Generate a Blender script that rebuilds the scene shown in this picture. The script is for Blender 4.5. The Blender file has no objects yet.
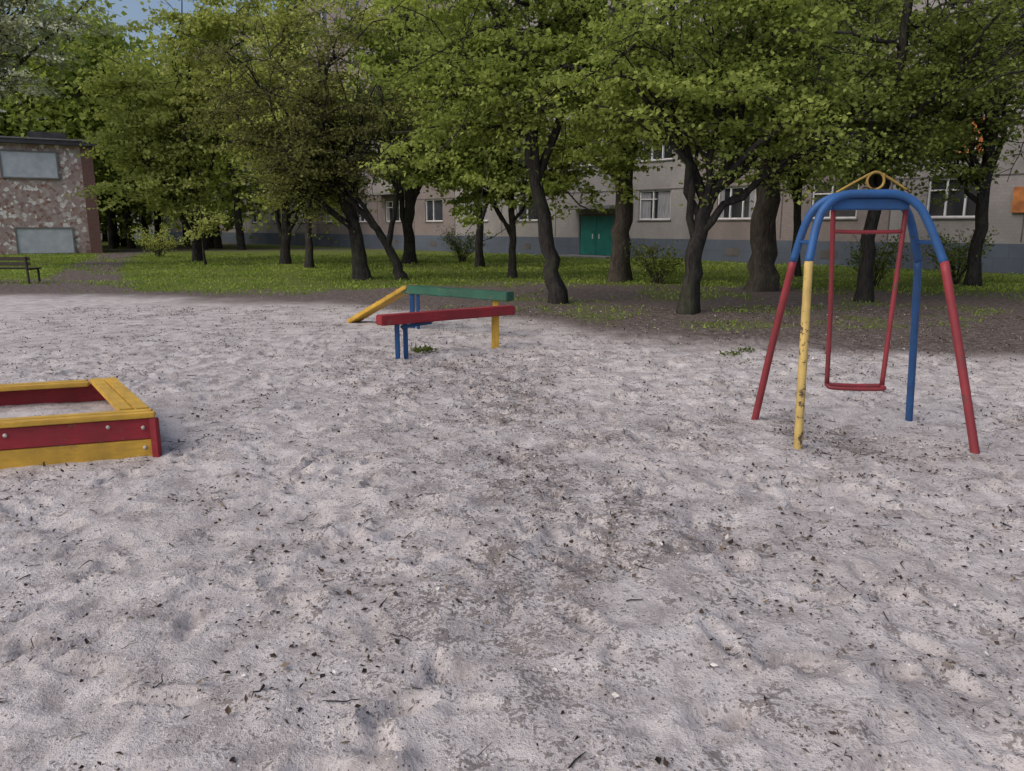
import bpy, bmesh, math, random
import numpy as np
from mathutils import Vector, Matrix
scene = bpy.context.scene
COL = scene.collection
rng = np.random.default_rng(7)
random.seed(7)

# ------------------------------------------------------------ helpers
def link(o, parent=None):
    COL.objects.link(o)
    if parent: o.parent = parent
    return o
def empty(name):
    e = bpy.data.objects.new(name, None); e.empty_display_size = .2
    return link(e)
def np_mesh(name, V, F, mats, parent=None, midx=None, smooth=False, tint=None):
    V = np.asarray(V, dtype=np.float32); F = np.asarray(F, dtype=np.int32)
    me = bpy.data.meshes.new(name)
    k = F.shape[1]
    me.vertices.add(len(V)); me.vertices.foreach_set('co', V.ravel())
    me.loops.add(F.size); me.loops.foreach_set('vertex_index', F.ravel())
    me.polygons.add(len(F)); me.polygons.foreach_set('loop_start', np.arange(0, F.size, k, dtype=np.int32))
    for m in mats: me.materials.append(m)
    if midx is not None: me.polygons.foreach_set('material_index', np.asarray(midx, dtype=np.int32))
    me.polygons.foreach_set('use_smooth', np.full(len(F), bool(smooth)))
    me.update(calc_edges=True)
    if tint is not None:
        a = me.attributes.new('tint', 'FLOAT', 'FACE'); a.data.foreach_set('value', np.asarray(tint, dtype=np.float32))
    return link(bpy.data.objects.new(name, me), parent)

def hsh(i, j, s):
    v = np.sin(i*127.1 + j*311.7 + s*74.7)*43758.5453
    return v - np.floor(v)
def vn(x, y, s=0):
    xi = np.floor(x); yi = np.floor(y); fx = x-xi; fy = y-yi
    fx = fx*fx*(3-2*fx); fy = fy*fy*(3-2*fy)
    a = hsh(xi, yi, s); b = hsh(xi+1, yi, s); c = hsh(xi, yi+1, s); d = hsh(xi+1, yi+1, s)
    return a+(b-a)*fx+(c-a)*fy+(a-b-c+d)*fx*fy
def fbm(x, y, s=0, o=4):
    t = 0; a = .5
    for k in range(o):
        t = t+a*vn(x, y, s+k*3.1); x = x*2.03+5.2; y = y*2.03+1.7; a *= .5
    return t
def sstep(a, b, x):
    t = np.clip((x-a)/(b-a), 0, 1); return t*t*(3-2*t)

# ------------------------------------------------------------ materials
class NT:
    def __init__(s, name):
        s.m = bpy.data.materials.new(name); s.m.use_nodes = True
        s.t = s.m.node_tree; s.t.nodes.clear()
        s.out = s.n('ShaderNodeOutputMaterial')
    def n(s, typ, **kw):
        nd = s.t.nodes.new(typ)
        for k, v in kw.items(): setattr(nd, k, v)
        return nd
    def l(s, a, b): s.t.links.new(a, b)
    def coord(s, kind='Object', scale=None):
        tc = s.n('ShaderNodeTexCoord'); o = tc.outputs[kind]
        if scale:
            mp = s.n('ShaderNodeMapping'); mp.inputs['Scale'].default_value = scale
            s.l(o, mp.inputs[0]); o = mp.outputs[0]
        return o
    def noise(s, co, scale, detail=6, rough=.6, dist=0):
        nd = s.n('ShaderNodeTexNoise'); nd.inputs['Scale'].default_value = scale
        nd.inputs['Detail'].default_value = detail; nd.inputs['Roughness'].default_value = rough
        nd.inputs['Distortion'].default_value = dist
        s.l(co, nd.inputs['Vector']); return nd.outputs['Fac']
    def ramp(s, f, stops):
        r = s.n('ShaderNodeValToRGB'); e = r.color_ramp.elements
        while len(e) < len(stops): e.new(.5)
        for i, (p, c) in enumerate(stops):
            e[i].position = p; e[i].color = (c, c, c, 1) if not isinstance(c, tuple) else (*c, 1)
        s.l(f, r.inputs[0]); return r.outputs[0]
    def mix(s, f, a, b, mode='MIX'):
        m = s.n('ShaderNodeMix', data_type='RGBA', blend_type=mode)
        for sock, v in ((m.inputs['Factor'], f), (m.inputs[6], a), (m.inputs[7], b)):
            if isinstance(v, (int, float)): sock.default_value = v
            elif isinstance(v, tuple): sock.default_value = (*v, 1)
            else: s.l(v, sock)
        return m.outputs[2]
    def math(s, op, a, b=0.0):
        m = s.n('ShaderNodeMath', operation=op)
        for sock, v in ((m.inputs[0], a), (m.inputs[1], b)):
            if isinstance(v, (int, float)): sock.default_value = v
            else: s.l(v, sock)
        return m.outputs[0]
    def bump(s, h, strength=.5, dist=.02, prev=None):
        b = s.n('ShaderNodeBump'); b.inputs['Strength'].default_value = strength
        b.inputs['Distance'].default_value = dist; s.l(h, b.inputs['Height'])
        if prev: s.l(prev, b.inputs['Normal'])
        return b.outputs[0]
    def pbr(s, col, rough=.8, normal=None, spec=.3, metal=0):
        p = s.n('ShaderNodeBsdfPrincipled')
        p.inputs['Specular IOR Level'].default_value = spec; p.inputs['Metallic'].default_value = metal
        if isinstance(col, tuple): p.inputs['Base Color'].default_value = (*col, 1)
        else: s.l(col, p.inputs['Base Color'])
        if isinstance(rough, (int, float)): p.inputs['Roughness'].default_value = rough
        else: s.l(rough, p.inputs['Roughness'])
        if normal: s.l(normal, p.inputs['Normal'])
        s.l(p.outputs[0], s.out.inputs[0]); return s.m

def paint(name, c, chip=.62, under=(.09, .06, .045), rough=.42, wood=False):
    t = NT(name); co = t.coord('Object')
    n1 = t.noise(co, 7, 5, .7); n2 = t.noise(co, 38, 4, .7)
    k = t.math('ADD', t.math('MULTIPLY', n1, .6), t.math('MULTIPLY', n2, .4))
    mask = t.ramp(k, [(chip, 0.), (chip+.025, 1.)])
    dirt = t.ramp(t.noise(co, 3, 5, .65), [(.35, tuple(x*.62+.01 for x in c)), (.6, c), (.8, tuple(min(1, x*1.12+.01) for x in c))])
    col = t.mix(mask, dirt, under)
    b = t.bump(k, .25, .004)
    if wood:
        w = t.noise(t.coord('Object', (2, 14, 14)), 3, 5, .6)
        col = t.mix(t.math('MULTIPLY', t.ramp(w, [(.5, 0.), (.7, 1.)]), .4), col, tuple(x*.5 for x in c))
        b = t.bump(w, .45, .004, b)
    return t.pbr(col, t.ramp(mask, [(0, rough), (1, .85)]), b, .3)

M_RED = paint('paint_red', (.28, .04, .05), .575, (.12, .07, .06), .5)
M_BLUE = paint('paint_blue', (.03, .11, .30), .585, (.07, .075, .09), .48)
M_YEL = paint('paint_yellow', (.64, .46, .15), .555, (.10, .07, .05), .5)
M_REDW = paint('wood_red', (.32, .03, .04), .60, (.2, .12, .07), .6, True)
M_YELW = paint('wood_yellow', (.66, .40, .06), .61, (.25, .17, .10), .6, True)
M_GRNW = paint('wood_green', (.035, .13, .085), .59, (.2, .14, .09), .6, True)
M_BLUW = paint('post_blue', (.02, .09, .25), .6)
M_WOOD = paint('old_wood', (.07, .055, .045), .6, (.13, .1, .08), .8, True)
M_BRASS = paint('paint_ochre', (.42, .27, .06), .58)
M_WHITE = paint('bolt_white', (.6, .57, .52), .7)

def mat_bark(name, c):
    t = NT(name); co = t.coord('Object', (1, 1, .28))
    n = t.noise(co, 14, 5, .7, .6); n2 = t.noise(t.coord('Object'), 2.2, 3)
    col = t.mix(t.ramp(n, [(.35, 0.), (.7, 1.)]), tuple(x*.45 for x in c), tuple(x*1.6 for x in c))
    col = t.mix(t.math('MULTIPLY', t.ramp(n2, [(.5, 0.), (.75, 1.)]), .5), col, (.075, .085, .045))
    return t.pbr(col, .9, t.bump(n, .9, .04), .15)
M_BARK = mat_bark('bark_dark', (.040, .036, .034))
M_BARK2 = mat_bark('bark_brown', (.08, .067, .058))

def mat_leaf(name, dark, light, trans=.45, third=None):
    t = NT(name)
    at = t.n('ShaderNodeAttribute', attribute_name='tint')
    stops = [(.05, dark), (.9, light)]
    if third: stops = [(.05, dark), (.6, light), (.72, third)]
    col = t.ramp(at.outputs['Fac'], stops)
    d = t.n('ShaderNodeBsdfDiffuse'); t.l(col, d.inputs[0])
    g = t.n('ShaderNodeBsdfTranslucent'); t.l(t.mix(1., col, (1.15, 1.2, .75), 'MULTIPLY'), g.inputs[0])
    m = t.n('ShaderNodeMixShader'); m.inputs[0].default_value = trans
    t.l(d.outputs[0], m.inputs[1]); t.l(g.outputs[0], m.inputs[2])
    t.l(m.outputs[0], t.out.inputs[0]); return t.m
L_MAPLE = mat_leaf('leaf_maple', (.12, .17, .04), (.48, .55, .16))
L_BRIGHT = mat_leaf('leaf_spring', (.22, .26, .07), (.62, .65, .24))
L_DARK = mat_leaf('leaf_dark', (.08, .115, .03), (.30, .36, .10))
L_CHERRY = mat_leaf('leaf_cherry', (.10, .10, .045), (.28, .29, .10))
L_BLOSS = mat_leaf('leaf_blossom', (.22, .24, .14), (.44, .46, .33), .45, (.8, .8, .78))
L_GRASS = mat_leaf('grass_blades', (.08, .13, .025), (.36, .46, .11), .35)

# ------------------------------------------------------------ ground
def axis(lo_far, lo, hi, hi_far, st, g):
    mid = list(np.arange(lo, hi, st))
    a = []; x = mid[-1]; s = st
    while x < hi_far: s *= g; x += s; a.append(x)
    b = []; x = mid[0]; s = st
    while x > lo_far: s *= g; x -= s; b.append(x)
    return np.array(b[::-1]+mid+a)
gx = axis(-320, -6.2, 6.2, 320, .026, 1.05)
gy = axis(-60, 1.6, 9.2, 400, .024, 1.035)

def zones(X, Y):
    """sand / dirt / grass weights in world metres"""
    n = (fbm(X*.45, Y*.45, 3)-.47)*3.2
    n2 = (fbm(X*1.7, Y*1.7, 9)-.47)*1.4
    edge = np.interp(X, [-40, -9, -3.6, .1, 1.6, 3.3, 6.2, 14], [17.8, 18.0, 16.2, 13.2, 11.5, 10.5, 9.3, 8.0])
    dirt = sstep(-1.8, 1.6, Y-edge+n*.7+n2*.9)
    ge = np.interp(X, [-60, -13, -9, -4, 0, 6, 12, 30], [23.5, 23.5, 19.6, 20.0, 22, 21.0, 18.6, 15.5])
    grass = sstep(-.8, 1.2, Y-ge+n*.8+n2*.9)
    px = np.interp(Y, [19, 23, 30, 47, 60], [-10.5, -12.6, -16.2, -23.5, -25])
    grass = grass*sstep(.7, 1.5, np.abs(X-px)+n2*.4)
    d = np.abs(Y-(56+.1*X)+n); grass = grass*np.where(X < -8, sstep(1.2, 2.6, d), 1)
    weeds = sstep(.56, .70, fbm(X*.8, Y*.8, 21)+fbm(X*3, Y*3, 22)*.18)*sstep(.2, 2.0, Y-edge)
    return dirt, np.clip(grass, 0, 1), np.clip(weeds, 0, 1)

XX, YY = np.meshgrid(gx, gy)
near = 1-sstep(9, 18, np.hypot(XX, YY))
H = (fbm(XX*.35, YY*.35, 1, 3)-.44)*.09
H = H*(1-sstep(40, 80, np.hypot(XX, YY)))
H += near*(fbm(XX*2.6, YY*2.6, 5, 5)-.47)*.095
rip = 1-np.abs(2*vn(XX*5.5+fbm(XX*2, YY*2, 6)*2, YY*7.5, 8)-1)
H += near*(rip-.5)*.026*sstep(.35, .6, fbm(XX*.9, YY*.9, 14))
H += near*(1-np.abs(2*vn(XX*11+3, YY*13, 12)-1)-.5)*.015
H += near*(vn(XX*26, YY*26, 13)-.5)*.009
rf = np.random.default_rng(11)
for k in range(1100):
    fx = rf.uniform(-6, 6); fy = rf.uniform(1.8, 11.5); a = rf.uniform(0, math.pi); ln = rf.uniform(.08, .15); wd = rf.uniform(.035, .06)
    i0, i1 = np.searchsorted(gx, [fx-.3, fx+.3]); j0, j1 = np.searchsorted(gy, [fy-.3, fy+.3])
    if i1 <= i0 or j1 <= j0: continue
    x = XX[j0:j1, i0:i1]-fx; y = YY[j0:j1, i0:i1]-fy
    u = (x*math.cos(a)+y*math.sin(a))/ln; v = (-x*math.sin(a)+y*math.cos(a))/wd
    u = u+.25*(vn(x*20, y*20, k)-.5); r = np.sqrt(u*u+v*v)
    H[j0:j1, i0:i1] += rf.uniform(.4, 1.0)*(-.032*np.exp(-(r/.95)**4) + .017*np.exp(-((r-1.35)/.3)**2))
def flat(cx, cy, r, H):
    w = 1-sstep(r*.5, r, np.hypot(XX-cx, YY-cy)); return H*(1-w*.6)
H = flat(2.7, 5.9, 1.3, H); H = flat(-3.8, 5.8, 2, H)
H -= .05*np.exp(-(((XX-2.68)/.55)**2+((YY-5.85)/.6)**2))
dirtw, grassw, weedw = zones(XX, YY)
trail = np.exp(-((XX-(-.6+(7.5-YY)*.24))/1.3)**2)*(1-sstep(9, 12, YY))+.9*np.exp(-(((XX-1.6)/.8)**2+((YY-6.0)/.8)**2))+.8*np.exp(-(((XX-2.7)/.7)**2+((YY-5.9)/.6)**2))+.35*np.exp(-((XX-4)/1.6)**2-((YY-4)/1.6)**2)
trail = np.clip(trail*(2.6*fbm(XX*1.6, YY*1.6, 50)-.50), 0, 1)
NX, NY = len(gx), len(gy)
V = np.stack([XX, YY, H], -1).reshape(-1, 3)
idx = np.arange(NX*NY).reshape(NY, NX)
F = np.stack([idx[:-1, :-1], idx[:-1, 1:], idx[1:, 1:], idx[1:, :-1]], -1).reshape(-1, 4)
def gi(x, y): return np.clip(np.searchsorted(gy, y), 0, NY-1), np.clip(np.searchsorted(gx, x), 0, NX-1)
def gz(x, y):
    j, i = gi(x, y); return H[j, i]

t = NT('ground_sand_dirt_grass'); co = t.coord('Object')
aD = t.n('ShaderNodeAttribute', attribute_name='dirt').outputs['Fac']
aG = t.n('ShaderNodeAttribute', attribute_name='grass').outputs['Fac']
aW = t.n('ShaderNodeAttribute', attribute_name='weed').outputs['Fac']
aT = t.n('ShaderNodeAttribute', attribute_name='trail').outputs['Fac']
nA = t.noise(co, .9, 3, .6); nM = t.noise(co, 3.4, 4, .65, .5); nB = t.noise(co, 4.5, 5, .75); nC = t.noise(co, 48, 4, .72); nE = t.noise(co, 9, 5, .76)
sand = t.ramp(nB, [(.38, (.39, .352, .342)), (.48, (.56, .515, .502)), (.62, (.70, .655, .64))])
sand = t.mix(t.math('MULTIPLY', t.ramp(nA, [(.46, 0.), (.62, 1.)]), .28), sand, (.33, .295, .285))
cl = t.math('ADD', t.math('MULTIPLY', nE, .5), t.math('MULTIPLY', nC, .5))
lo = t.math('ADD', t.math('MULTIPLY', t.math('SUBTRACT', nM, .5), .24), t.math('MULTIPLY', t.math('SUBTRACT', aT, .22), .07))
clt = t.math('ADD', cl, lo)
sand = t.mix(t.math('MULTIPLY', t.ramp(clt, [(.535, 0.), (.585, 1.)]), .72), sand, (.14, .112, .10))
vo = t.n('ShaderNodeTexVoronoi'); vo.inputs['Scale'].default_value = 66; t.l(co, vo.inputs['Vector'])
sp = t.ramp(vo.outputs['Distance'], [(.20, 1.), (.32, 0.)])
sc = t.n('ShaderNodeSeparateColor'); t.l(vo.outputs['Color'], sc.inputs[0])
thr = t.math('ADD', sc.outputs[0], t.math('MULTIPLY', lo, 3.0))
sand = t.mix(t.math('MULTIPLY', sp, t.ramp(thr, [(.80, 0.), (.82, .85)])), sand, (.07, .052, .045))
sand = t.mix(t.math('MULTIPLY', sp, t.ramp(sc.outputs[1], [(.90, 0.), (.91, .9)])), sand, (.82, .79, .77))
dirt = t.ramp(cl, [(.40, (.05, .040, .035)), (.50, (.125, .10, .09)), (.60, (.30, .26, .24))])
grs = t.ramp(cl, [(.38, (.06, .055, .028)), (.50, (.12, .15, .035)), (.62, (.22, .29, .065))])
br = t.math('MULTIPLY', t.math('SUBTRACT', cl, .5), 2.8)
fd = t.ramp(t.math('ADD', aD, br), [(.15, 0.), (.85, 1.)])
fg = t.ramp(t.math('ADD', aG, br), [(.35, 0.), (.65, 1.)])
fw = t.ramp(t.math('MULTIPLY', aW, t.math('ADD', br, .7)), [(.45, 0.), (.8, .7)])
col = t.mix(fd, sand, dirt); col = t.mix(fw, col, grs); col = t.mix(fg, col, grs)
nb = t.bump(cl, .75, .05)
M_GROUND = t.pbr(col, .95, nb, .12)
g = np_mesh('ground', V, F, [M_GROUND], smooth=True)
for nm, arr in (('dirt', dirtw), ('grass', grassw), ('weed', weedw), ('trail', trail)):
    a = g.data.attributes.new(nm, 'FLOAT', 'POINT'); a.data.foreach_set('value', arr.ravel().astype(np.float32))

# ------------------------------------------------------------ scattered leaf cards
def leaf_cards(P, L, W, up=.5, r=rng, axis_up=0.0):
    n = len(P)
    a = r.normal(size=(n, 3)); a[:, 2] = a[:, 2]*.6-.25+axis_up
    a /= np.linalg.norm(a, axis=1)[:, None]
    nn = r.normal(size=(n, 3))*(1-up); nn[:, 2] += up
    b = np.cross(nn, a); b /= (np.linalg.norm(b, axis=1)[:, None]+1e-6)
    nn = np.cross(a, b)
    L = np.broadcast_to(L, n)[:, None]; W = np.broadcast_to(W, n)[:, None]
    k1 = r.uniform(.3, .6, (n, 1)); k2 = r.uniform(.3, .6, (n, 1))
    v0 = P; v1 = P+a*L*k1+b*W*.5+nn*W*.18; v2 = P+a*L; v3 = P+a*L*k2-b*W*.5+nn*W*.18
    V = np.stack([v0, v1, v2, v3], 1).reshape(-1, 3)
    return V, np.arange(4*n).reshape(-1, 4)

t = NT('litter'); at = t.n('ShaderNodeAttribute', attribute_name='tint').outputs['Fac']
M_LIT = t.pbr(t.ramp(at, [(0, (.022, .015, .012)), (.45, (.06, .042, .032)), (.75, (.14, .10, .07)), (.88, (.24, .19, .14)), (.93, (.6, .57, .53)), (1, (.75, .73, .70))]), .85, None, .2)
n = 420000
x = rng.uniform(-9, 9, n); y = 1.6+rng.random(n)**.8*14
j, i = gi(x, y)
d = (fbm(x*1.3, y*1.3, 31)-.47)*.8+(fbm(x*5, y*5, 33)-.47)*1.6+.06+.40*trail[j, i]+.1*dirtw[j, i]
keep = rng.random(n) < np.clip(d*2.2, .05, 1)
x = x[keep]; y = y[keep]; n = len(x)
L = .007+rng.random(n)**4*.032
P = np.stack([x, y, gz(x, y)+.009], -1)
Vl, Fl = leaf_cards(P, L, L*rng.uniform(.2, .8, n), .55)
Vl[:, 2] = np.maximum(Vl[:, 2], np.repeat(P[:, 2], 4)-.004)
np_mesh('leaf_litter', Vl, Fl, [M_LIT], tint=rng.random(n))
print('litter', n)

class Acc:
    def __init__(s): s.V = []; s.F = []; s.n = 0
    def tube(s, P, R, k):
        P = np.asarray(P, float); m = len(P)
        T = np.gradient(P, axis=0); T /= np.linalg.norm(T, axis=1)[:, None]+1e-9
        ref = np.eye(3)[int(np.argmin(np.abs(T).max(0)))]
        A = np.cross(T, ref); A /= np.linalg.norm(A, axis=1)[:, None]+1e-9
        B = np.cross(T, A)
        th = np.arange(k)*2*math.pi/k
        R = np.asarray(R, float)
        if R.ndim == 1: R = R[:, None]
        ring = P[:, None, :]+R[:, :, None]*(A[:, None, :]*np.cos(th)[None, :, None]+B[:, None, :]*np.sin(th)[None, :, None])
        s.V.append(ring.reshape(-1, 3))
        i = np.arange(m*k).reshape(m, k)+s.n
        j = np.roll(i, -1, axis=1)
        s.F.append(np.stack([i[:-1], j[:-1], j[1:], i[1:]], -1).reshape(-1, 4))
        s.n += m*k
    def obj(s, name, mats, parent=None):
        return np_mesh(name, np.concatenate(s.V), np.concatenate(s.F), mats, parent, smooth=True)
def catmull(P, per=8):
    P = np.asarray(P, float); Q = np.vstack([2*P[0]-P[1], P, 2*P[-1]-P[-2]]); out = []
    for i in range(1, len(Q)-2):
        for k in range(per):
            t = k/per; a, b, c, d = Q[i-1:i+3]
            out.append(.5*((2*b)+(-a+c)*t+(2*a-5*b+4*c-d)*t*t+(-a+3*b-3*c+d)*t**3))
    out.append(P[-1]); return np.array(out)

tw = Acc()
for k in range(1000):
    x = rng.uniform(-7, 7); y = 1.8+rng.random()**1.1*11; a = rng.uniform(0, 6.28); l = rng.uniform(.02, .11)
    pts = []
    for q in range(4):
        px = x+math.cos(a)*l*q/3+rng.normal()*.006; py = y+math.sin(a)*l*q/3+rng.normal()*.006
        pts.append((px, py, float(gz(px, py))+.006))
    tw.tube(pts, np.array([.002, .0018, .0015, .001])*rng.uniform(.6, 1.8), 4)
tw.obj('twigs', [M_BARK])

# ------------------------------------------------------------ grass
n = 180000
x = rng.uniform(-28, 28, n); y = 9+rng.random(n)*36
dd, gg, ww = zones(x, y)
dens = np.clip(gg*.95*sstep(.33, .62, fbm(x*1.1, y*1.1, 44)+.1)+ww*.45*(1-gg), 0, 1)*np.clip(1.25-y/55, .35, 1)
keep = rng.random(n) < dens
x = x[keep]; y = y[keep]; n = len(x)
hgt = rng.uniform(.04, .13, n)*(.4+1.2*fbm(x, y, 45)); hgt *= np.where(y < 17, .7, 1.0)
P = np.stack([x, y, gz(x, y)-.005], -1)
Vg, Fg = leaf_cards(P, hgt, .018+y*.0011, .0, axis_up=1.6)
np_mesh('grass', Vg, Fg, [L_GRASS], tint=rng.random(n)*.5+1.1*fbm(x*.6, y*.6, 46)-.2)

def weed(name, cx, cy, r, n, h, mat=L_GRASS, lw=.02):
    a = rng.uniform(0, 6.28, n); q = r*np.sqrt(rng.random(n))
    P = np.stack([cx+np.cos(a)*q, cy+np.sin(a)*q*.7, rng.random(n)*h*.5], -1); P[:, 2] += gz(cx, cy)
    V, F = leaf_cards(P, rng.uniform(.4, 1, n)*h, lw, .1, axis_up=.9)
    np_mesh(name, V, F, [mat], tint=rng.random(n)*.5)
weed('weed_plant', -1.15, 9.75, .15, 130, .10, L_DARK)
weed('weed_plant', 2.75, 9.5, .14, 90, .07, L_DARK)
weed('weed_plant', 3.05, 9.9, .12, 60, .06, L_DARK)

# ------------------------------------------------------------ trees
def tree(name, trunks, crown, limbs=9, subs=7, twigs=6, lpt=80, leaf=.09, lmat=L_MAPLE, bark=M_BARK, seed=1,
         t0=.35, spread=1.0, clump=.30, flat_=.22, limb_r=.4, up=.35):
    r = np.random.default_rng(seed); E = empty(name); A = Acc()
    tp = []
    for pts, r0, r1 in trunks:
        C = catmull(pts, 7); m = len(C); s = np.linspace(0, 1, m)
        C[1:-1] += r.normal(size=(m-2, 3))*r0*.12
        R = r0+(r1-r0)*s
        if pts[0][2] <= .01:
            R = R*(1+.45*np.exp(-C[:, 2]/.22)); C[0][2] = -.25
        th = np.arange(14)*2*math.pi/14
        lob = 1+.10*np.sin(th*3+seed)[None, :]*np.ones((m, 1))+.35*np.exp(-np.clip(C[:, 2], 0, 9)/.25)[:, None]*np.sin(th*5+seed)[None, :]*(.5 if pts[0][2] <= .01 else 0)+r.normal(size=(m, 14))*.03
        A.tube(C, R[:, None]*lob, 14); tp.append((C, R))
    lp = []
    cc = [(np.array(c[:3]), np.array(c[3:6])) for c in crown]
    for i in range(limbs):
        C, R = tp[i % len(tp)]
        s = t0+(1-t0)*((i//len(tp))+.5)/max(1, limbs/len(tp)); s = min(.99, s); k = int(s*(len(C)-1))
        p0 = C[k]; c, rad = cc[i % len(cc)]
        v = r.normal(size=3); v /= np.linalg.norm(v)
        p1 = c+v*rad*r.uniform(.45, .9)*spread
        if p1[2] < p0[2]-rad[2]*.9: p1[2] = p0[2]-rad[2]*.5
        L = np.linalg.norm(p1-p0); mid = (p0+p1)/2+np.array([0, 0, up*L*.5])+r.normal(size=3)*L*.08
        tt = np.linspace(0, 1, 10)[:, None]
        Q = (1-tt)**2*p0+2*tt*(1-tt)*mid+tt**2*p1
        Q[1:] += r.normal(size=(9, 3))*L*.018
        r0 = R[k]*limb_r*1.4; A.tube(Q, np.linspace(r0, .018, 10), 6)
        for j in range(subs):
            q = int(2+7*((j+.5)/subs)); p0b = Q[q]; rr = r0+(.018-r0)*q/9
            c2, rad2 = cc[(i+j) % len(cc)] if r.random() < .3 else (c, rad)
            off = r.normal(size=3)*rad2*.48
            p1b = Q[min(9, q+2)]+off
            e = (p1b-c2)/rad2; ne = np.linalg.norm(e)
            if ne > 1: p1b = c2+e/ne*rad2*r.uniform(.8, 1.28)
            L2 = np.linalg.norm(p1b-p0b); t2 = np.linspace(0, 1, 7)[:, None]
            mid = (p0b+p1b)/2+np.array([0, 0, .18*L2])+r.normal(size=3)*L2*.08
            Q2 = (1-t2)**2*p0b+2*t2*(1-t2)*mid+t2**2*p1b; Q2[1:] += r.normal(size=(6, 3))*L2*.02
            A.tube(Q2, np.linspace(max(.012, rr*.5), .008, 7), 4)
            dens = r.choice([.2, .6, 1.1, 1.9]); tn_s = r.random()
            for w in range(twigs):
                q2 = int(1+5*((w+.5)/twigs)); pa = Q2[q2]
                dv = r.normal(size=3)*np.array([1, 1, .3]); dv /= np.linalg.norm(dv)
                L3 = r.uniform(.35, 1.0)*clump*3.2; pb = pa+dv*L3+np.array([0, 0, -.18*L3])
                pm = (pa+pb)/2+np.array([0, 0, .1*L3])
                t3 = np.linspace(0, 1, 4)[:, None]
                A.tube((1-t3)**2*pa+2*t3*(1-t3)*pm+t3**2*pb, [.008, .006, .005, .003], 3)
                m = int(lpt*r.uniform(.3, 1.6)*dens)
                if m < 1: continue
                u = r.random(m)[:, None]**.7
                P = pa+(pb-pa)*u*1.15+r.normal(size=(m, 3))*clump*np.array([1, 1, flat_])*.55
                lp.append((P, .5*tn_s+.5*r.random()))
    A.obj('trunk_and_branches', [bark], E)
    P = np.concatenate([a for a, b in lp]); tn = np.concatenate([np.full(len(a), b) for a, b in lp])
    ok = P[:, 2] > .5; P = P[ok]; tn = tn[ok]; n = len(P)
    L = leaf*r.uniform(.55, 1.25, n)
    Vv, Ff = leaf_cards(P, L, L*.8, .5, r)
    np_mesh('foliage', Vv, Ff, [lmat], E, tint=np.clip(tn*.65+r.random(n)*.35, 0, 1))
    return n
N = 0
N += tree('maple_tree', [([(.98, 16.4, 0), (.68, 16.4, 1.6), (.42, 16.4, 3.2), (.60, 16.4, 5.0), (.5, 16.4, 7.5)], .17, .07),
                         ([(.55, 16.4, 2.6), (1.1, 16.2, 4.2), (1.5, 16.1, 6.4)], .09, .05)],
          [(.2, 16.3, 5.3, 3.1, 2.6, 2.9), (-1.6, 16.3, 3.6, 2.0, 1.6, 1.5), (1.7, 15.7, 3.9, 1.8, 1.5, 1.5)], 17, 7, 6, 50, .105, L_MAPLE, seed=3)
N += tree('maple_tree', [([(3.3, 14.5, 0), (3.42, 14.5, 1.3), (3.6, 14.5, 2.2)], .165, .13),
                         ([(3.56, 14.5, 2.0), (3.1, 14.5, 3.0), (2.85, 14.4, 4.0), (2.7, 14.3, 6.5)], .10, .05),
                         ([(3.56, 14.5, 2.0), (3.95, 14.5, 2.9), (4.15, 14.6, 4.2), (4.3, 14.6, 6.8)], .115, .05)],
          [(2.3, 14.4, 5.0, 2.1, 1.6, 2.0), (4.5, 14.5, 5.1, 2.1, 1.7, 2.0), (1.9, 13.9, 3.7, 1.3, 1.0, 1.0), (5.2, 14.1, 3.6, 1.3, 1, .9)], 16, 7, 6, 36, .095, L_MAPLE, seed=5, t0=.5)
N += tree('maple_tree', [([(.05, 24.4, 0), (0, 24.4, 2), (-.1, 24.4, 4), (-.2, 24.4, 8)], .12, .06)],
          [(-.9, 24.2, 5.0, 3.4, 2.2, 3.4), (-2.0, 23.6, 2.8, 2.0, 1.4, 1.3), (1.6, 24.2, 3.3, 1.8, 1.5, 2.0)], 16, 7, 6, 46, .145, L_MAPLE, seed=8, t0=.2)
N += tree('maple_tree', [([(3.1, 22.6, 0), (3.2, 22.6, 2.5), (3.35, 22.6, 5), (3.3, 22.6, 9)], .28, .16)],
          [(2.9, 22.4, 6.6, 3.6, 2.6, 3.2), (2.2, 21.8, 4.2, 2.0, 1.5, 1.2), (4.8, 22, 4.2, 1.8, 1.4, 1.1)], 14, 7, 6, 44, .14, L_MAPLE, M_BARK2, seed=11, t0=.35)
N += tree('maple_tree', [([(6.28, 19.7, 0), (6.3, 19.7, 2.2), (6.5, 19.7, 4.5), (6.6, 19.7, 9)], .33, .2)],
          [(6.5, 19.4, 6.6, 3.8, 2.8, 3.0), (5.2, 18.9, 4.6, 2.0, 1.5, 1.4), (8.8, 19.0, 4.3, 2.1, 1.5, 1.5)], 17, 7, 6, 44, .13, L_DARK, M_BARK2, seed=13, t0=.4)
N += tree('maple_tree', [([(7.56, 16.6, 0), (7.6, 16.6, 1.8), (7.75, 16.6, 3.4), (7.95, 16.6, 6.5)], .15, .08)],
          [(7.0, 16.5, 4.8, 2.2, 1.7, 2.0), (8.9, 16.3, 5.0, 1.8, 1.4, 1.8), (7.6, 16.2, 3.4, 2.0, 1.2, .8)], 15, 6, 6, 36, .105, L_DARK, seed=17, t0=.35)
N += tree('maple_tree', [([(12.6, 21.2, 0), (12.6, 21.2, 3), (12.7, 21.2, 9)], .17, .1)],
          [(12.2, 21, 6.3, 3.2, 2, 3.6), (10.6, 20.6, 4.4, 2.0, 1.5, 1.5)], 13, 7, 6, 30, .13, L_DARK, seed=18, t0=.3)
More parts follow.
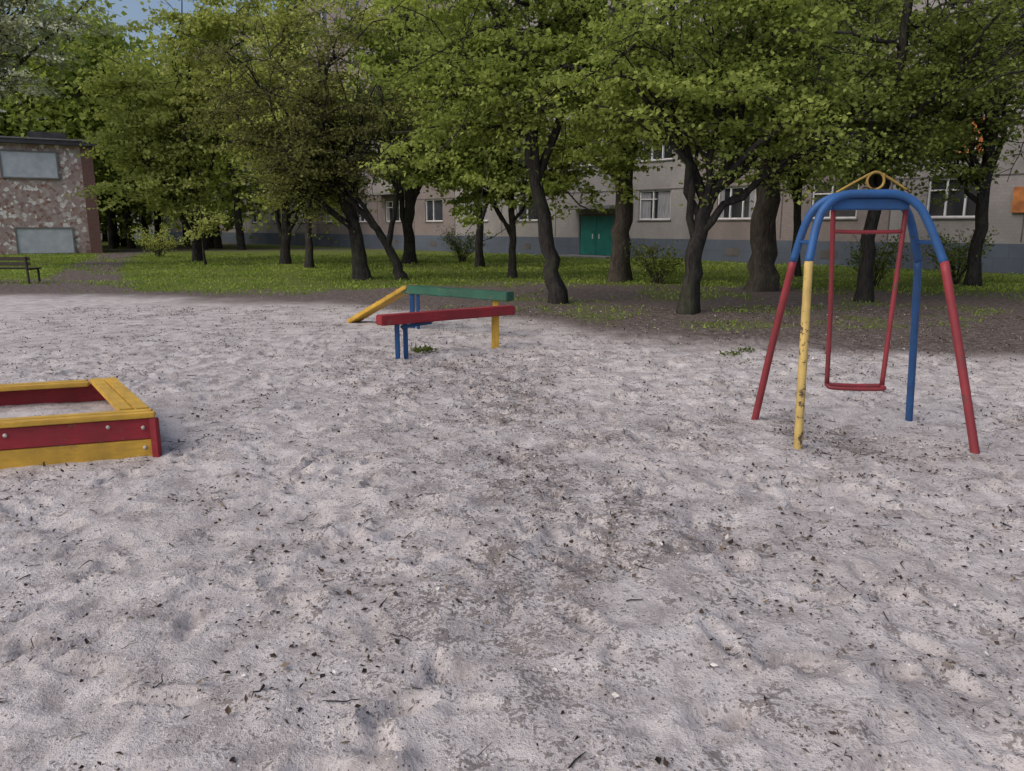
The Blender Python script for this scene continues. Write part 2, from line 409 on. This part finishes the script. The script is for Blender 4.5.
N += tree('maple_tree', [([(-1.3, 31, 0), (-1.3, 31, 3), (-1.1, 31, 8)], .16, .08)],
          [(-1.2, 31, 6.0, 2.8, 2, 3.4)], 9, 7, 6, 34, .19, L_DARK, seed=61, t0=.3, clump=.4)
N += tree('maple_tree', [([(9.3, 25.5, 0), (9.2, 25.5, 3), (9.3, 25.5, 9)], .14, .08)],
          [(9.2, 25.5, 5.8, 3.0, 2, 3.2)], 9, 7, 6, 34, .17, L_MAPLE, seed=63, t0=.35, clump=.4)
N += tree('maple_tree', [([(-7.8, 30, 0), (-7.7, 30, 3), (-7.5, 30, 7)], .15, .07)],
          [(-7.6, 30, 5.2, 2.3, 2, 2.6)], 8, 7, 6, 32, .17, L_BRIGHT, seed=64, t0=.3, clump=.4)
N += tree('cherry_tree', [([(-4.5, 23.5, 0), (-4.75, 23.5, 1.7), (-5.2, 23.5, 3.4), (-5.5, 23.5, 6.5)], .23, .09),
                          ([(-4.9, 23.5, 2.2), (-6.2, 23.3, 3.6), (-8.2, 23.1, 4.0)], .12, .04)],
          [(-6.6, 23.3, 4.9, 2.8, 2.2, 3.2), (-7.4, 22.7, 3.0, 1.7, 1.5, 1.4), (-4.0, 23.2, 5.8, 1.8, 1.6, 2.4)], 16, 8, 7, 20, .10, L_CHERRY, M_BARK, seed=19, t0=.22, up=.5)
N += tree('cherry_tree', [([(-3.3, 23.3, 0), (-3.7, 23.3, 1.0), (-4.5, 23.2, 2.1), (-5.8, 23.1, 3.1)], .15, .06),
                          ([(-3.7, 23.3, 1.0), (-3.4, 23.3, 2.6), (-3.5, 23.3, 5.0)], .09, .04)],
          [(-6.0, 22.9, 3.2, 1.8, 1.4, 1.2), (-3.4, 23.1, 4.2, 1.3, 1.4, 1.9)], 9, 7, 6, 18, .10, L_CHERRY, M_BARK, seed=23, t0=.35)
N += tree('linden_tree', [([(-14.5, 36, 0), (-14.5, 36, 3), (-14.2, 36, 9)], .22, .1)],
          [(-14.3, 35.5, 6.4, 4.0, 3, 4.8), (-15.6, 35, 3.4, 2.6, 2, 2.2), (-12, 35, 9.5, 3, 2.6, 3)], 18, 8, 6, 44, .185, L_BRIGHT, M_BARK, seed=29, t0=.12, clump=.45)
N += tree('linden_tree', [([(-9.6, 33, 0), (-9.4, 33, 3), (-9.3, 33, 9)], .2, .1)],
          [(-9.4, 33, 7.0, 3.4, 2.6, 5.0), (-7.6, 33, 3.4, 2.4, 2, 1.8), (-7.5, 33, 9.5, 3, 2.5, 3)], 16, 8, 6, 44, .175, L_BRIGHT, M_BARK, seed=31, t0=.15, clump=.42)
N += tree('linden_tree', [([(-4.5, 34, 0), (-4.4, 34, 4), (-4.3, 34, 10)], .25, .1)],
          [(-4.0, 34, 8.0, 3.8, 3, 5.0), (-.6, 34.6, 6.6, 3.2, 2.5, 4.6)], 16, 8, 6, 44, .20, L_MAPLE, M_BARK, seed=37, t0=.15, clump=.45)
N += tree('blossom_tree', [([(-23.5, 31, 0), (-23.2, 31, 3), (-22.5, 31, 6), (-22, 31, 10)], .3, .12)],
          [(-19.6, 30.5, 8.6, 3.6, 3, 3.2), (-21.0, 30.5, 7.0, 3.4, 2.6, 2.6), (-17.0, 31, 10.2, 3.6, 2.5, 2.6)], 22, 8, 7, 26, .14, L_BLOSS, M_BARK2, seed=41, t0=.3, clump=.42)
N += tree('willow_tree', [([(11.6, 14.0, 0), (11.5, 14, 2.5), (11.0, 14, 4.6), (10.6, 14, 7.5)], .26, .1)],
          [(9.6, 13.8, 4.9, 2.2, 1.8, 1.8), (9.7, 13.6, 3.2, 1.4, 1.2, 1.3), (9.0, 14, 6.0, 2.6, 2, 2)], 19, 8, 7, 12, .075, L_DARK, M_BARK, seed=43, t0=.35)
N += tree('sapling_tree', [([(-12.4, 31.5, 0), (-12.45, 31.5, 1.0), (-12.4, 31.5, 2.1)], .05, .02)],
          [(-12.4, 31.5, 1.9, .8, .7, .6)], 6, 4, 3, 14, .12, L_BRIGHT, M_BARK, seed=47, t0=.4, clump=.2)
print('leaves', N)
def shrub(name, cx, cy, r, h, n, mat, seed):
    q = np.random.default_rng(seed); E = empty(name); A = Acc(); P = []
    for k in range(26):
        a = q.uniform(0, 6.28); l = q.uniform(.4, 1)
        tip = np.array([cx+math.cos(a)*r*l, cy+math.sin(a)*r*l, h*q.uniform(.5, 1)]); b = np.array([cx+q.normal()*.06, cy+q.normal()*.06, -.05])
        m = (b+tip)/2+np.array([0, 0, h*.2]); tt = np.linspace(0, 1, 6)[:, None]; Q = (1-tt)**2*b+2*tt*(1-tt)*m+tt**2*tip
        A.tube(Q, np.linspace(.014, .004, 6), 4)
        s = q.integers(2, 6, n//26); P.append(Q[s]+q.normal(size=(len(s), 3))*.12)
    A.obj('stems', [M_BARK2], E); P = np.concatenate(P)
    V, F = leaf_cards(P, .08, .06, .4, q); np_mesh('foliage', V, F, [mat], E, tint=q.random(len(P)))
shrub('shrub', 4.1, 21.9, .8, 1.1, 1100, L_DARK, 2)
shrub('shrub', 9.8, 21.0, .8, 1.3, 1100, L_DARK, 4)
shrub('shrub', 12.6, 22.0, 1.0, 1.4, 1300, L_DARK, 5)
shrub('shrub', -2.2, 35.0, 1.2, 1.5, 1500, L_DARK, 6)
shrub('shrub', -18.5, 41.0, 1.3, 1.6, 1800, L_BRIGHT, 7)

# distant tree belt
q = np.random.default_rng(77); P = []; tn = []; A = Acc()
for k in range(66):
    u = q.uniform(0, 1)
    if k < 40: cx, cy = -70+u*58, 66+q.uniform(-8, 20)
    else: cx, cy = -42+u*26, 56+q.uniform(-3, 10)
    if (cx-4.4)*-.739+(cy-41)*-.674 < 5: continue
    hh = q.uniform(11, 18)
    A.tube(catmull([(cx, cy, -.2), (cx+q.normal()*.3, cy, hh*.4), (cx+q.normal()*.5, cy, hh*.85)], 4), np.linspace(.3, .08, 9), 7)
    for c in range(70):
        v = q.normal(size=3); v /= np.linalg.norm(v); v *= q.uniform(.3, 1)
        c0 = np.array([cx, cy, hh*.54])+v*np.array([4.2, 4.2, hh*.47]); m = 28
        P.append(c0+q.normal(size=(m, 3))*np.array([.8, .8, .4])); tn.append(np.full(m, q.random()))
P = np.concatenate(P); tn = np.concatenate(tn); ok = P[:, 2] > .8; P = P[ok]; tn = tn[ok]
E = empty('distant_trees'); A.obj('trunks', [M_BARK], E)
V, F = leaf_cards(P, .44, .36, .4, q); np_mesh('foliage', V, F, [L_MAPLE], E, tint=tn*.6+.4*q.random(len(tn)))

# ------------------------------------------------------------ box builder
class Boxes:
    def __init__(s): s.V = []; s.F = []; s.M = []
    def b(s, x0, x1, y0, y1, z0, z1, m=0):
        o = len(s.V)
        s.V += [(x0, y0, z0), (x1, y0, z0), (x1, y1, z0), (x0, y1, z0), (x0, y0, z1), (x1, y0, z1), (x1, y1, z1), (x0, y1, z1)]
        s.F += [(o, o+3, o+2, o+1), (o+4, o+5, o+6, o+7), (o, o+1, o+5, o+4), (o+1, o+2, o+6, o+5), (o+2, o+3, o+7, o+6), (o+3, o, o+4, o+7)]
        s.M += [m]*6
    def obj(s, name, mats, parent=None):
        return np_mesh(name, s.V, s.F, mats, parent, s.M)

def mat_tile(name, c1, c2, c3, sc, w=.3, h=.12, mort=(.2, .19, .18), stain=.5):
    t = NT(name); tc = t.coord('Object')
    sx = t.n('ShaderNodeSeparateXYZ'); t.l(tc, sx.inputs[0])
    cb = t.n('ShaderNodeCombineXYZ'); t.l(t.math('ADD', sx.outputs[0], sx.outputs[1]), cb.inputs[0]); t.l(sx.outputs[2], cb.inputs[1])
    b = t.n('ShaderNodeTexBrick'); b.offset = .5; b.inputs['Scale'].default_value = sc
    b.inputs['Brick Width'].default_value = w; b.inputs['Row Height'].default_value = h; b.inputs['Mortar Size'].default_value = .008
    b.inputs['Color1'].default_value = (*c1, 1); b.inputs['Color2'].default_value = (*c2, 1); b.inputs['Mortar'].default_value = (*mort, 1)
    t.l(cb.outputs[0], b.inputs['Vector'])
    n = t.noise(tc, .45, 6, .65); col = t.mix(t.math('MULTIPLY', t.ramp(n, [(.4, 0.), (.7, 1.)]), stain), b.outputs['Color'], c3)
    return t.pbr(col, .85, None, .25)
M_WALL = mat_tile('facade_tile', (.26, .22, .21), (.23, .195, .19), (.15, .13, .125), 1.0, .12, .12, (.22, .19, .185), .8)
M_WALL2 = mat_tile('facade_tile_light', (.33, .31, .305), (.29, .275, .27), (.19, .18, .175), 1.0, .12, .12, (.27, .255, .25), .8)
M_BASE = mat_tile('plinth_bluegrey', (.11, .135, .175), (.10, .12, .16), (.07, .08, .10), 1.0, .9, .5, (.07, .08, .10), .8)
t = NT('window_glass'); nz = t.noise(t.coord(), .6, 2)
M_GLASS = t.pbr(t.ramp(nz, [(.3, (.012, .014, .018)), (.7, (.05, .055, .065))]), .1, None, .6)
t = NT('frame_white'); M_FRAME = t.pbr(t.ramp(t.noise(t.coord('Object'), 3, 4), [(.3, (.55, .55, .55)), (.7, (.74, .74, .74))]), .5)
t = NT('curtain'); M_CURT = t.pbr(t.ramp(t.noise(t.coord('Object', (12, 12, 1)), 2, 3), [(.3, (.16, .16, .18)), (.7, (.34, .34, .36))]), .9)
t = NT('panel_orange'); M_ORG = t.pbr(t.ramp(t.noise(t.coord('Object'), 3, 5), [(.35, (.30, .11, .04)), (.65, (.58, .22, .07))]), .7)
t = NT('door_teal'); M_TEAL = t.pbr(t.ramp(t.noise(t.coord('Object'), 2, 5), [(.3, (.008, .11, .09)), (.7, (.015, .17, .14))]), .5)
t = NT('concrete'); tcn = t.coord('Object'); M_CONC = t.pbr(t.ramp(t.noise(tcn, 2.5, 6, .7), [(.3, (.15, .145, .145)), (.7, (.27, .26, .255))]), .9)
t = NT('joint_dark'); M_JOINT = t.pbr(t.ramp(t.noise(t.coord('Object'), 1.5, 5), [(.3, (.08, .075, .075)), (.7, (.14, .13, .13))]), .9)

# apartment block: local x along the facade (away from camera), +y outward
B = Boxes(); BAY = 4.45; ST = 2.78; NST = 6; NB = 32; SILL = 1.9; WH = 1.4; WW = 1.9
first = -8.15-BAY*7
L0, L1 = first-BAY/2, first-BAY/2+BAY*NB
rw = random.Random(5)
def isbal(i): return i in (1, 13, 19, 25, 31)
B.b(L0, L1, -.35, .07, -.6, 1.0, 2)
for st in range(NST):
    z0 = SILL+st*ST; zb = 1.0 if st == 0 else z0-(ST-WH)
    for i in range(NB):
        a = L0+i*BAY; c = a+BAY/2; m = 1 if i < 6 or (i//4) % 2 == 0 else 0
        B.b(a-.025, a+.025, 0.0, .012, zb+.06, z0+WH-.01, 7)
        if st == 0 and i in (9, 21):
            B.b(a, a+BAY, -.35, 0, zb, z0+WH, m); continue
        bal = isbal(i); hw = WW/2 if not bal else 1.25
        B.b(a, a+BAY, -.35, 0, zb, z0, m)
        B.b(a, c-hw, -.35, 0, z0, z0+WH, m); B.b(c+hw, a+BAY, -.35, 0, z0, z0+WH, m)
        B.b(c-hw, c+hw, -.34, -.17, z0, z0+WH, 3)
        f = .065
        B.b(c-hw, c+hw, -.17, -.08, z0, z0+f, 4); B.b(c-hw, c+hw, -.17, -.08, z0+WH-f, z0+WH, 4)
        for xx in ([-hw, -hw+2*hw/3-.03, -hw+4*hw/3-.03, hw-f] if rw.random() < .6 else [-hw, .1, hw-f]):
            B.b(c+xx, c+xx+f, -.17, -.075, z0+f, z0+WH-f, 4)
        if rw.random() < .5: B.b(c-.05, c+hw-f, -.17, -.085, z0+WH*.68, z0+WH*.68+.05, 4)
        if rw.random() < .65:
            w = rw.uniform(.3, .8); B.b(c-hw+f, c-hw+f+w, -.17, -.15, z0+f, z0+WH-f, 5)
            B.b(c+hw-f-w*.7, c+hw-f, -.17, -.15, z0+f, z0+WH-f, 5)
        B.b(c-hw-.06, c+hw+.06, -.06, .07, z0-.05, z0-.004, 6)
        if bal and st:
            B.b(c-1.7, c+1.7, .0, 1.05, z0-.98, z0-.84, 6)
            pm = 6 if rw.random() < .6 else 9
            B.b(c-1.7, c+1.7, .98, 1.05, z0-.84, z0+.12, pm)
            B.b(c-1.7, c-1.63, .0, .98, z0-.84, z0+.12, pm); B.b(c+1.63, c+1.7, .0, .98, z0-.84, z0+.12, pm)
    if st: B.b(L0, L1, 0, .015, zb, zb+.05, 7)
TOPZ = SILL+(NST-1)*ST+WH
B.b(L0, L1, -.35, .12, TOPZ, TOPZ+1.2, 0)
B.b(L0, L1, -12, -.36, -.6, TOPZ+1.1, 0)
for i in range(NB):
    c = L0+i*BAY+BAY/2
    if i != 9: B.b(c-.35, c+.35, .071, .085, .3, .65, 7)
B.b(-1.25, -.12, .075, .13, .12, 2.1, 10); B.b(-.09, 1.0, .075, .13, .12, 2.1, 10)
B.b(-1.35, -1.25, .072, .16, .1, 2.2, 7); B.b(1.0, 1.1, .072, .16, .1, 2.2, 7); B.b(-1.25, 1.0, .072, .16, 2.1, 2.2, 7)
B.b(-1.8, 1.6, .075, 1.3, -.3, .1, 6); B.b(-1.7, 1.5, .02, 1.0, 2.45, 2.6, 6)
for xx in (-.35, .1): B.b(xx, xx+.05, .13, .16, .95, 1.2, 4)
B.b(-18.1, -17.0, .01, .12, 4.1, 5.3, 8); B.b(-19.8, -18.9, .01, .12, 2.05, 2.9, 8)
B.b(-18.14, -16.96, .012, .14, 5.3, 5.36, 4); B.b(-17.57, -17.53, .12, .13, 4.1, 5.3, 4)
ab = B.obj('apartment_building', [M_WALL, M_WALL2, M_BASE, M_GLASS, M_FRAME, M_CURT, M_CONC, M_JOINT, M_ORG, M_WALL2, M_TEAL])
ab.location = (4.4, 41, 0); ab.rotation_euler = (0, 0, math.atan2(.739, -.674))

# ------------------------------------------------------------ brick substation (left)
t = NT('mosaic_masonry'); tc = t.coord('Object')
v = t.n('ShaderNodeTexVoronoi'); v.inputs['Scale'].default_value = 5.5; t.l(tc, v.inputs['Vector'])
s_ = t.n('ShaderNodeSeparateColor'); t.l(v.outputs['Color'], s_.inputs[0])
c_ = t.ramp(s_.outputs[0], [(0, (.26, .13, .10)), (.25, (.40, .28, .25)), (.5, (.40, .33, .31)), (.7, (.48, .38, .35)), (.80, (.55, .47, .44)), (.88, (.85, .82, .78))])
v2 = t.n('ShaderNodeTexVoronoi'); v2.feature = 'DISTANCE_TO_EDGE'; v2.inputs['Scale'].default_value = 5.5; t.l(tc, v2.inputs['Vector'])
c_ = t.mix(t.ramp(v2.outputs[0], [(.02, .8), (.06, 0.)]), c_, (.42, .36, .34))
c_ = t.mix(t.math('MULTIPLY', t.ramp(t.noise(tc, 1.2, 5), [(.45, 0.), (.65, 1.)]), .35), c_, (.28, .21, .19))
M_MOS = t.pbr(c_, .85, None, .25)
t = NT('sheet_metal'); M_SHEET = t.pbr(t.ramp(t.noise(t.coord('Object'), 1.6, 7, .7), [(.3, (.40, .44, .49)), (.7, (.62, .66, .70))]), .6, None, .3)
t = NT('roof_felt'); M_FELT = t.pbr(t.ramp(t.noise(t.coord('Object'), 2, 5), [(.3, (.04, .04, .045)), (.7, (.09, .09, .095))]), .9)
M_BRICK = mat_tile('brick_red', (.20, .085, .07), (.15, .065, .055), (.12, .07, .06), 1.0, .25, .075, (.22, .2, .19), .3)
H_ = empty('brick_house'); H_.location = (-24.9, 47.5, 0); H_.rotation_euler = (0, 0, math.atan2(-.50, -.866))
b = Boxes(); b.b(.62, 9.5, -6, 0, -.5, 6.2, 0); b.obj('walls', [M_MOS], H_)
b = Boxes(); b.b(0, .62, -6.0, .05, -.5, 6.2, 0); b.obj('corner_pier', [M_BRICK], H_)
b = Boxes(); b.b(-.35, 9.9, -6.3, .4, 6.2, 6.45, 0); b.b(-.40, 9.95, -6.35, .45, 6.45, 6.53, 1); b.b(1.2, 3.2, -4, -2, 6.53, 7.1, 0); b.obj('roof', [M_FELT, M_CONC], H_)
b = Boxes()
for (x0, x1, z0, z1) in ((1.9, 4.6, 4.35, 5.75), (1.5, 4.3, .05, 1.45)):
    b.b(x0, x1, .02, .06, z0, z1, 0)
    b.b(x0-.08, x1+.08, .0, .10, z1, z1+.08, 1); b.b(x0-.08, x1+.08, .0, .10, z0-.08, z0, 1)
    b.b(x0-.08, x0, .0, .10, z0, z1, 1); b.b(x1, x1+.08, .0, .10, z0, z1, 1); b.b((x0+x1)/2-.015, (x0+x1)/2+.015, .06, .065, z0, z1, 0)
b.obj('shutters', [M_SHEET, M_CONC], H_)

# ------------------------------------------------------------ play equipment
def plank(name, p0, p1, w, h, mat, parent, bev=.008, roll=None):
    p0 = Vector(p0); p1 = Vector(p1); d = (p1-p0); L = d.length; d.normalize()
    up = Vector((0, 0, 1)) if abs(d.z) < .9 else Vector((0, 1, 0))
    side = d.cross(up).normalized(); up = side.cross(d).normalized()
    bm = bmesh.new(); bmesh.ops.create_cube(bm, size=1)
    for v in bm.verts: v.co = Vector((v.co.x*L, v.co.y*w, v.co.z*h))
    bmesh.ops.bevel(bm, geom=bm.edges[:], offset=bev, segments=2, affect='EDGES')
    me = bpy.data.meshes.new(name); bm.to_mesh(me); bm.free(); me.materials.append(mat)
    o = bpy.data.objects.new(name, me)
    R = Matrix((d, side, up)).transposed().to_4x4(); R.translation = (p0+p1)/2
    o.matrix_world = R; link(o, parent); return o
def pipe(name, pts, r, mat, parent, k=16, smooth=8):
    C = catmull(pts, smooth) if smooth else np.asarray(pts, float)
    d0 = C[0]-C[1]; d0 /= np.linalg.norm(d0); d1 = C[-1]-C[-2]; d1 /= np.linalg.norm(d1)
    C = np.vstack([C[0]+d0*.0005, C[0], C[1:-1], C[-1], C[-1]+d1*.0005])
    R = np.full(len(C), r); R[0] = .0005; R[-1] = .0005
    A = Acc(); A.tube(C, R, k)
    return A.obj(name, [mat], parent)
def ball(name, c, r, mat, parent, sc=(1, 1, 1)):
    bm = bmesh.new(); bmesh.ops.create_uvsphere(bm, u_segments=14, v_segments=8, radius=r)
    for v in bm.verts: v.co = Vector((v.co.x*sc[0], v.co.y*sc[1], v.co.z*sc[2]))+Vector(c)
    for f in bm.faces: f.smooth = True
    me = bpy.data.meshes.new(name); bm.to_mesh(me); bm.free(); me.materials.append(mat)
    return link(bpy.data.objects.new(name, me), parent)

S = empty('swing_set')
fk = [(2.17, 5.70, 1.335), (2.235, 5.76, 1.62), (2.30, 5.78, 1.745), (2.42, 5.80, 1.82), (2.63, 5.80, 1.832), (2.83, 5.80, 1.825), (2.96, 5.78, 1.755), (3.045, 5.75, 1.62), (3.154, 5.68, 1.335)]
rk = [(2.20, 6.10, 1.33), (2.255, 6.04, 1.62), (2.32, 6.01, 1.745), (2.44, 5.99, 1.815), (2.63, 5.99, 1.83), (2.83, 5.99, 1.82), (2.97, 6.00, 1.745), (3.06, 6.03, 1.62), (3.17, 6.08, 1.33)]
pipe('top_frame_front', fk, .030, M_BLUE, S); pipe('top_frame_rear', rk, .030, M_BLUE, S)
pipe('leg_yellow', [(2.172, 5.702, 1.345), (2.142, 5.59, .67), (2.11, 5.47, -.12)], .031, M_YEL, S)
pipe('leg_red_front', [(3.152, 5.682, 1.345), (3.257, 5.52, .67), (3.37, 5.335, -.12)], .031, M_RED, S)
pipe('leg_red_rear', [(2.202, 6.098, 1.34), (2.13, 6.23, .67), (2.055, 6.375, -.12)], .029, M_RED, S)
pipe('leg_blue_rear', [(3.168, 6.078, 1.34), (3.26, 6.19, .67), (3.355, 6.305, -.12)], .029, M_BLUE, S)
plank('top_plate', (2.36, 5.895, 1.76), (2.93, 5.895, 1.76), .15, .085, M_BLUE, S)
plank('side_brace', (2.225, 5.745, 1.48), (2.235, 6.06, 1.48), .03, .03, M_BLUE, S)
plank('side_brace', (3.11, 5.72, 1.48), (3.12, 6.05, 1.48), .03, .03, M_BLUE, S)
th = np.linspace(0, 2*math.pi, 29)
ringp = np.stack([2.665+.062*np.cos(th), np.full(29, 5.83), 1.925+.062*np.sin(th)], -1)
A = Acc(); A.tube(ringp, np.full(29, .010), 8); A.obj('ring_ornament', [M_BRASS], S)
pipe('strut_left', [(2.38, 5.82, 1.84), (2.52, 5.825, 1.92), (2.62, 5.83, 1.975)], .009, M_BRASS, S, 8)
pipe('strut_right', [(2.93, 5.82, 1.84), (2.80, 5.825, 1.92), (2.71, 5.83, 1.975)], .009, M_BRASS, S, 8)
pipe('hanger_left', [(2.395, 5.895, 1.78), (2.405, 5.895, 1.6), (2.44, 5.90, 1.0), (2.467, 5.91, .38)], .018, M_RED, S, 12)
pipe('hanger_right', [(2.945, 5.895, 1.78), (2.937, 5.895, 1.6), (2.905, 5.88, 1.0), (2.874, 5.86, .38)], .018, M_RED, S, 12)
pipe('cross_bar', [(2.41, 5.895, 1.56), (2.67, 5.893, 1.555), (2.935, 5.893, 1.56)], .015, M_RED, S, 12)
pipe('seat_bar_front', [(2.462, 5.91, .385), (2.50, 5.84, .37), (2.84, 5.80, .37), (2.874, 5.86, .385)], .015, M_RED, S, 12, 6)
pipe('seat_bar_rear', [(2.467, 5.91, .385), (2.67, 5.90, .378), (2.874, 5.87, .385)], .015, M_RED, S, 12)
for i, (x, y) in enumerate(((2.395, 5.895), (2.945, 5.895))): ball('hinge', (x, y, 1.78), .032, M_BLUE, S)

# sandbox
SB = empty('sandbox')
A0 = Vector((-2.52, 5.235, 0)); u = Vector((-.95, -.315, 0)).normalized(); v = Vector((-.93, 1.29, 0)); LV = v.length; v.normalize(); LU = 1.75
def q(a, b, z): return A0+u*a+v*b+Vector((0, 0, z))
wtop = .095
for k in (0, 1):
    o = .05+k*.102
    plank('rim_front', q(-.03, o*.9, .30), q(LU+.03, o*.9, .30), wtop*.86, .034, M_YELW, SB, .006)
    plank('rim_back', q(.20, LV-o*.9, .30), q(LU-.22, LV-o*.9, .30), wtop*.86, .034, M_YELW, SB, .006)
    plank('rim_right', q(o*1.05-.03, .20, .302), q(o*1.05-.03, LV+.02, .302), wtop, .034, M_YELW, SB, .006)
    plank('rim_left', q(LU-o, .20, .302), q(LU-o, LV+.02, .302), wtop, .034, M_YELW, SB, .006)
for (a0, b0, a1, b1, nm) in ((.0, .04, LU, .04, 'front'), (.0, LV-.03, LU, LV-.03, 'back'), (.03, .06, .03, LV-.05, 'right'), (LU-.03, .06, LU-.03, LV-.05, 'left')):
    plank('board_red_'+nm, q(a0, b0, .205), q(a1, b1, .205), .03, .15, M_REDW, SB, .005)
    plank('board_yellow_'+nm, q(a0, b0, .055), q(a1, b1, .055), .032, .14, M_YELW, SB, .005)
for (a, b) in ((-.012, .012), (LU, .02), (0, LV), (LU, LV)):
    plank('corner_post', q(a, b, -.05), q(a, b, .28), .05, .05, M_REDW, SB, .005)
for (a, z) in ((.06, .215), (.06, .07), (.28, .235), (.9, .23)):
    ball('bolt', q(a, .02, z), .014, M_WHITE, SB)
for (b_, z) in ((.25, .22), (1.3, .22)):
    ball('bolt', q(.055, b_, z), .013, M_WHITE, SB)
bm = bmesh.new(); n_ = 26
vs = [[bm.verts.new(q(.02+(LU-.04)*i/n_, .03+(LV-.06)*j/n_, .11+.05*float(fbm(np.array(i*.35), np.array(j*.35), 3)))) for j in range(n_+1)] for i in range(n_+1)]
for i in range(n_):
    for j in range(n_): bm.faces.new((vs[i][j], vs[i+1][j], vs[i+1][j+1], vs[i][j+1])).smooth = True
bmesh.ops.recalc_face_normals(bm, faces=bm.faces[:])
me = bpy.data.meshes.new('sand_fill'); bm.to_mesh(me); bm.free(); me.materials.append(M_GROUND); link(bpy.data.objects.new('sand_fill', me), SB)

# balance beam with ramp
BB = empty('balance_beam')
plank('beam_red', (-1.58, 9.10, .505), (.0, 10.28, .505), .17, .12, M_REDW, BB, .012)
plank('beam_green', (-1.70, 12.32, .62), (-.02, 11.17, .60), .19, .13, M_GRNW, BB, .012)
plank('ramp_yellow', (-1.60, 12.28, .665), (-2.70, 13.02, .02), .28, .07, M_YELW, BB, .01)
for k in range(5):
    f_ = .15+k*.17; c0 = Vector((-1.60, 12.28, .705)).lerp(Vector((-2.70, 13.02, .06)), f_); sd = Vector((.56, .83, 0))*.12
    plank('ramp_cleat', c0-sd, c0+sd, .03, .02, M_YELW, BB, .004)
plank('post_blue', (-1.385, 9.22, -.1), (-1.385, 9.22, .45), .055, .055, M_BLUW, BB)
plank('post_blue', (-1.30, 9.33, -.1), (-1.30, 9.33, .45), .055, .055, M_BLUW, BB)
plank('post_brace', (-1.345, 9.275, .40), (-1.0, 9.53, .43), .04, .04, M_BLUW, BB)
plank('post_yellow', (-.22, 10.14, -.1), (-.22, 10.14, .45), .10, .07, M_YELW, BB)
plank('post_yellow', (-.24, 11.34, -.1), (-.24, 11.34, .55), .09, .07, M_YELW, BB)
plank('post_blue', (-1.58, 12.20, -.1), (-1.58, 12.20, .56), .07, .07, M_BLUW, BB)
plank('post_blue', (-1.48, 12.13, -.1), (-1.48, 12.13, .56), .05, .05, M_BLUW, BB)

# park bench
PB = empty('park_bench'); bx_, by_ = -13.55, 22.2
for k in range(3): plank('seat', (bx_, by_-.15+k*.15, .42), (bx_-2.0, by_-.15+k*.15, .42), .12, .035, M_WOOD, PB)
for k in range(2): plank('backrest', (bx_, by_-.30, .56+k*.14), (bx_-2.0, by_-.30, .56+k*.14), .03, .10, M_WOOD, PB)
for xx in (bx_-.1, bx_-1.9):
    plank('leg', (xx, by_-.29, 0), (xx, by_-.335, .76), .05, .05, M_WOOD, PB); plank('leg', (xx, by_+.2, 0), (xx, by_+.2, .40), .05, .05, M_WOOD, PB)
    plank('arm', (xx, by_-.3, .40), (xx, by_+.24, .40), .04, .04, M_WOOD, PB)

# ------------------------------------------------------------ light and camera
w = bpy.data.worlds.new('World'); scene.world = w; w.use_nodes = True
nt = w.node_tree; nt.nodes.clear()
sky = nt.nodes.new('ShaderNodeTexSky'); sky.sky_type = 'NISHITA'; sky.sun_disc = False
el, rot = math.radians(46), math.radians(-125)
sky.sun_elevation = el; sky.sun_rotation = rot; sky.air_density = 1.0; sky.dust_density = 5.0; sky.ozone_density = 1.8
bg = nt.nodes.new('ShaderNodeBackground'); bg.inputs[1].default_value = .145
wo = nt.nodes.new('ShaderNodeOutputWorld'); nt.links.new(sky.outputs[0], bg.inputs[0]); nt.links.new(bg.outputs[0], wo.inputs[0])
sd = bpy.data.lights.new('sun', 'SUN'); sd.energy = .6; sd.angle = math.radians(65); sd.color = (1, .96, .92)
so = bpy.data.objects.new('sun', sd); COL.objects.link(so)
Sv = Vector((math.sin(rot)*math.cos(el), math.cos(rot)*math.cos(el), math.sin(el)))
so.rotation_euler = Sv.to_track_quat('Z', 'Y').to_euler()

cam = bpy.data.cameras.new('camera'); cam.sensor_width = 36; cam.lens = 27.07; cam.clip_end = 1000; cam.clip_start = .05
c = bpy.data.objects.new('camera', cam); COL.objects.link(c); c.location = (0, 0, 1.6); c.rotation_euler = (math.radians(90-11.7), 0, 0)
scene.camera = c
scene.view_settings.view_transform = 'Standard'; scene.view_settings.look = 'None'; scene.view_settings.exposure = 0
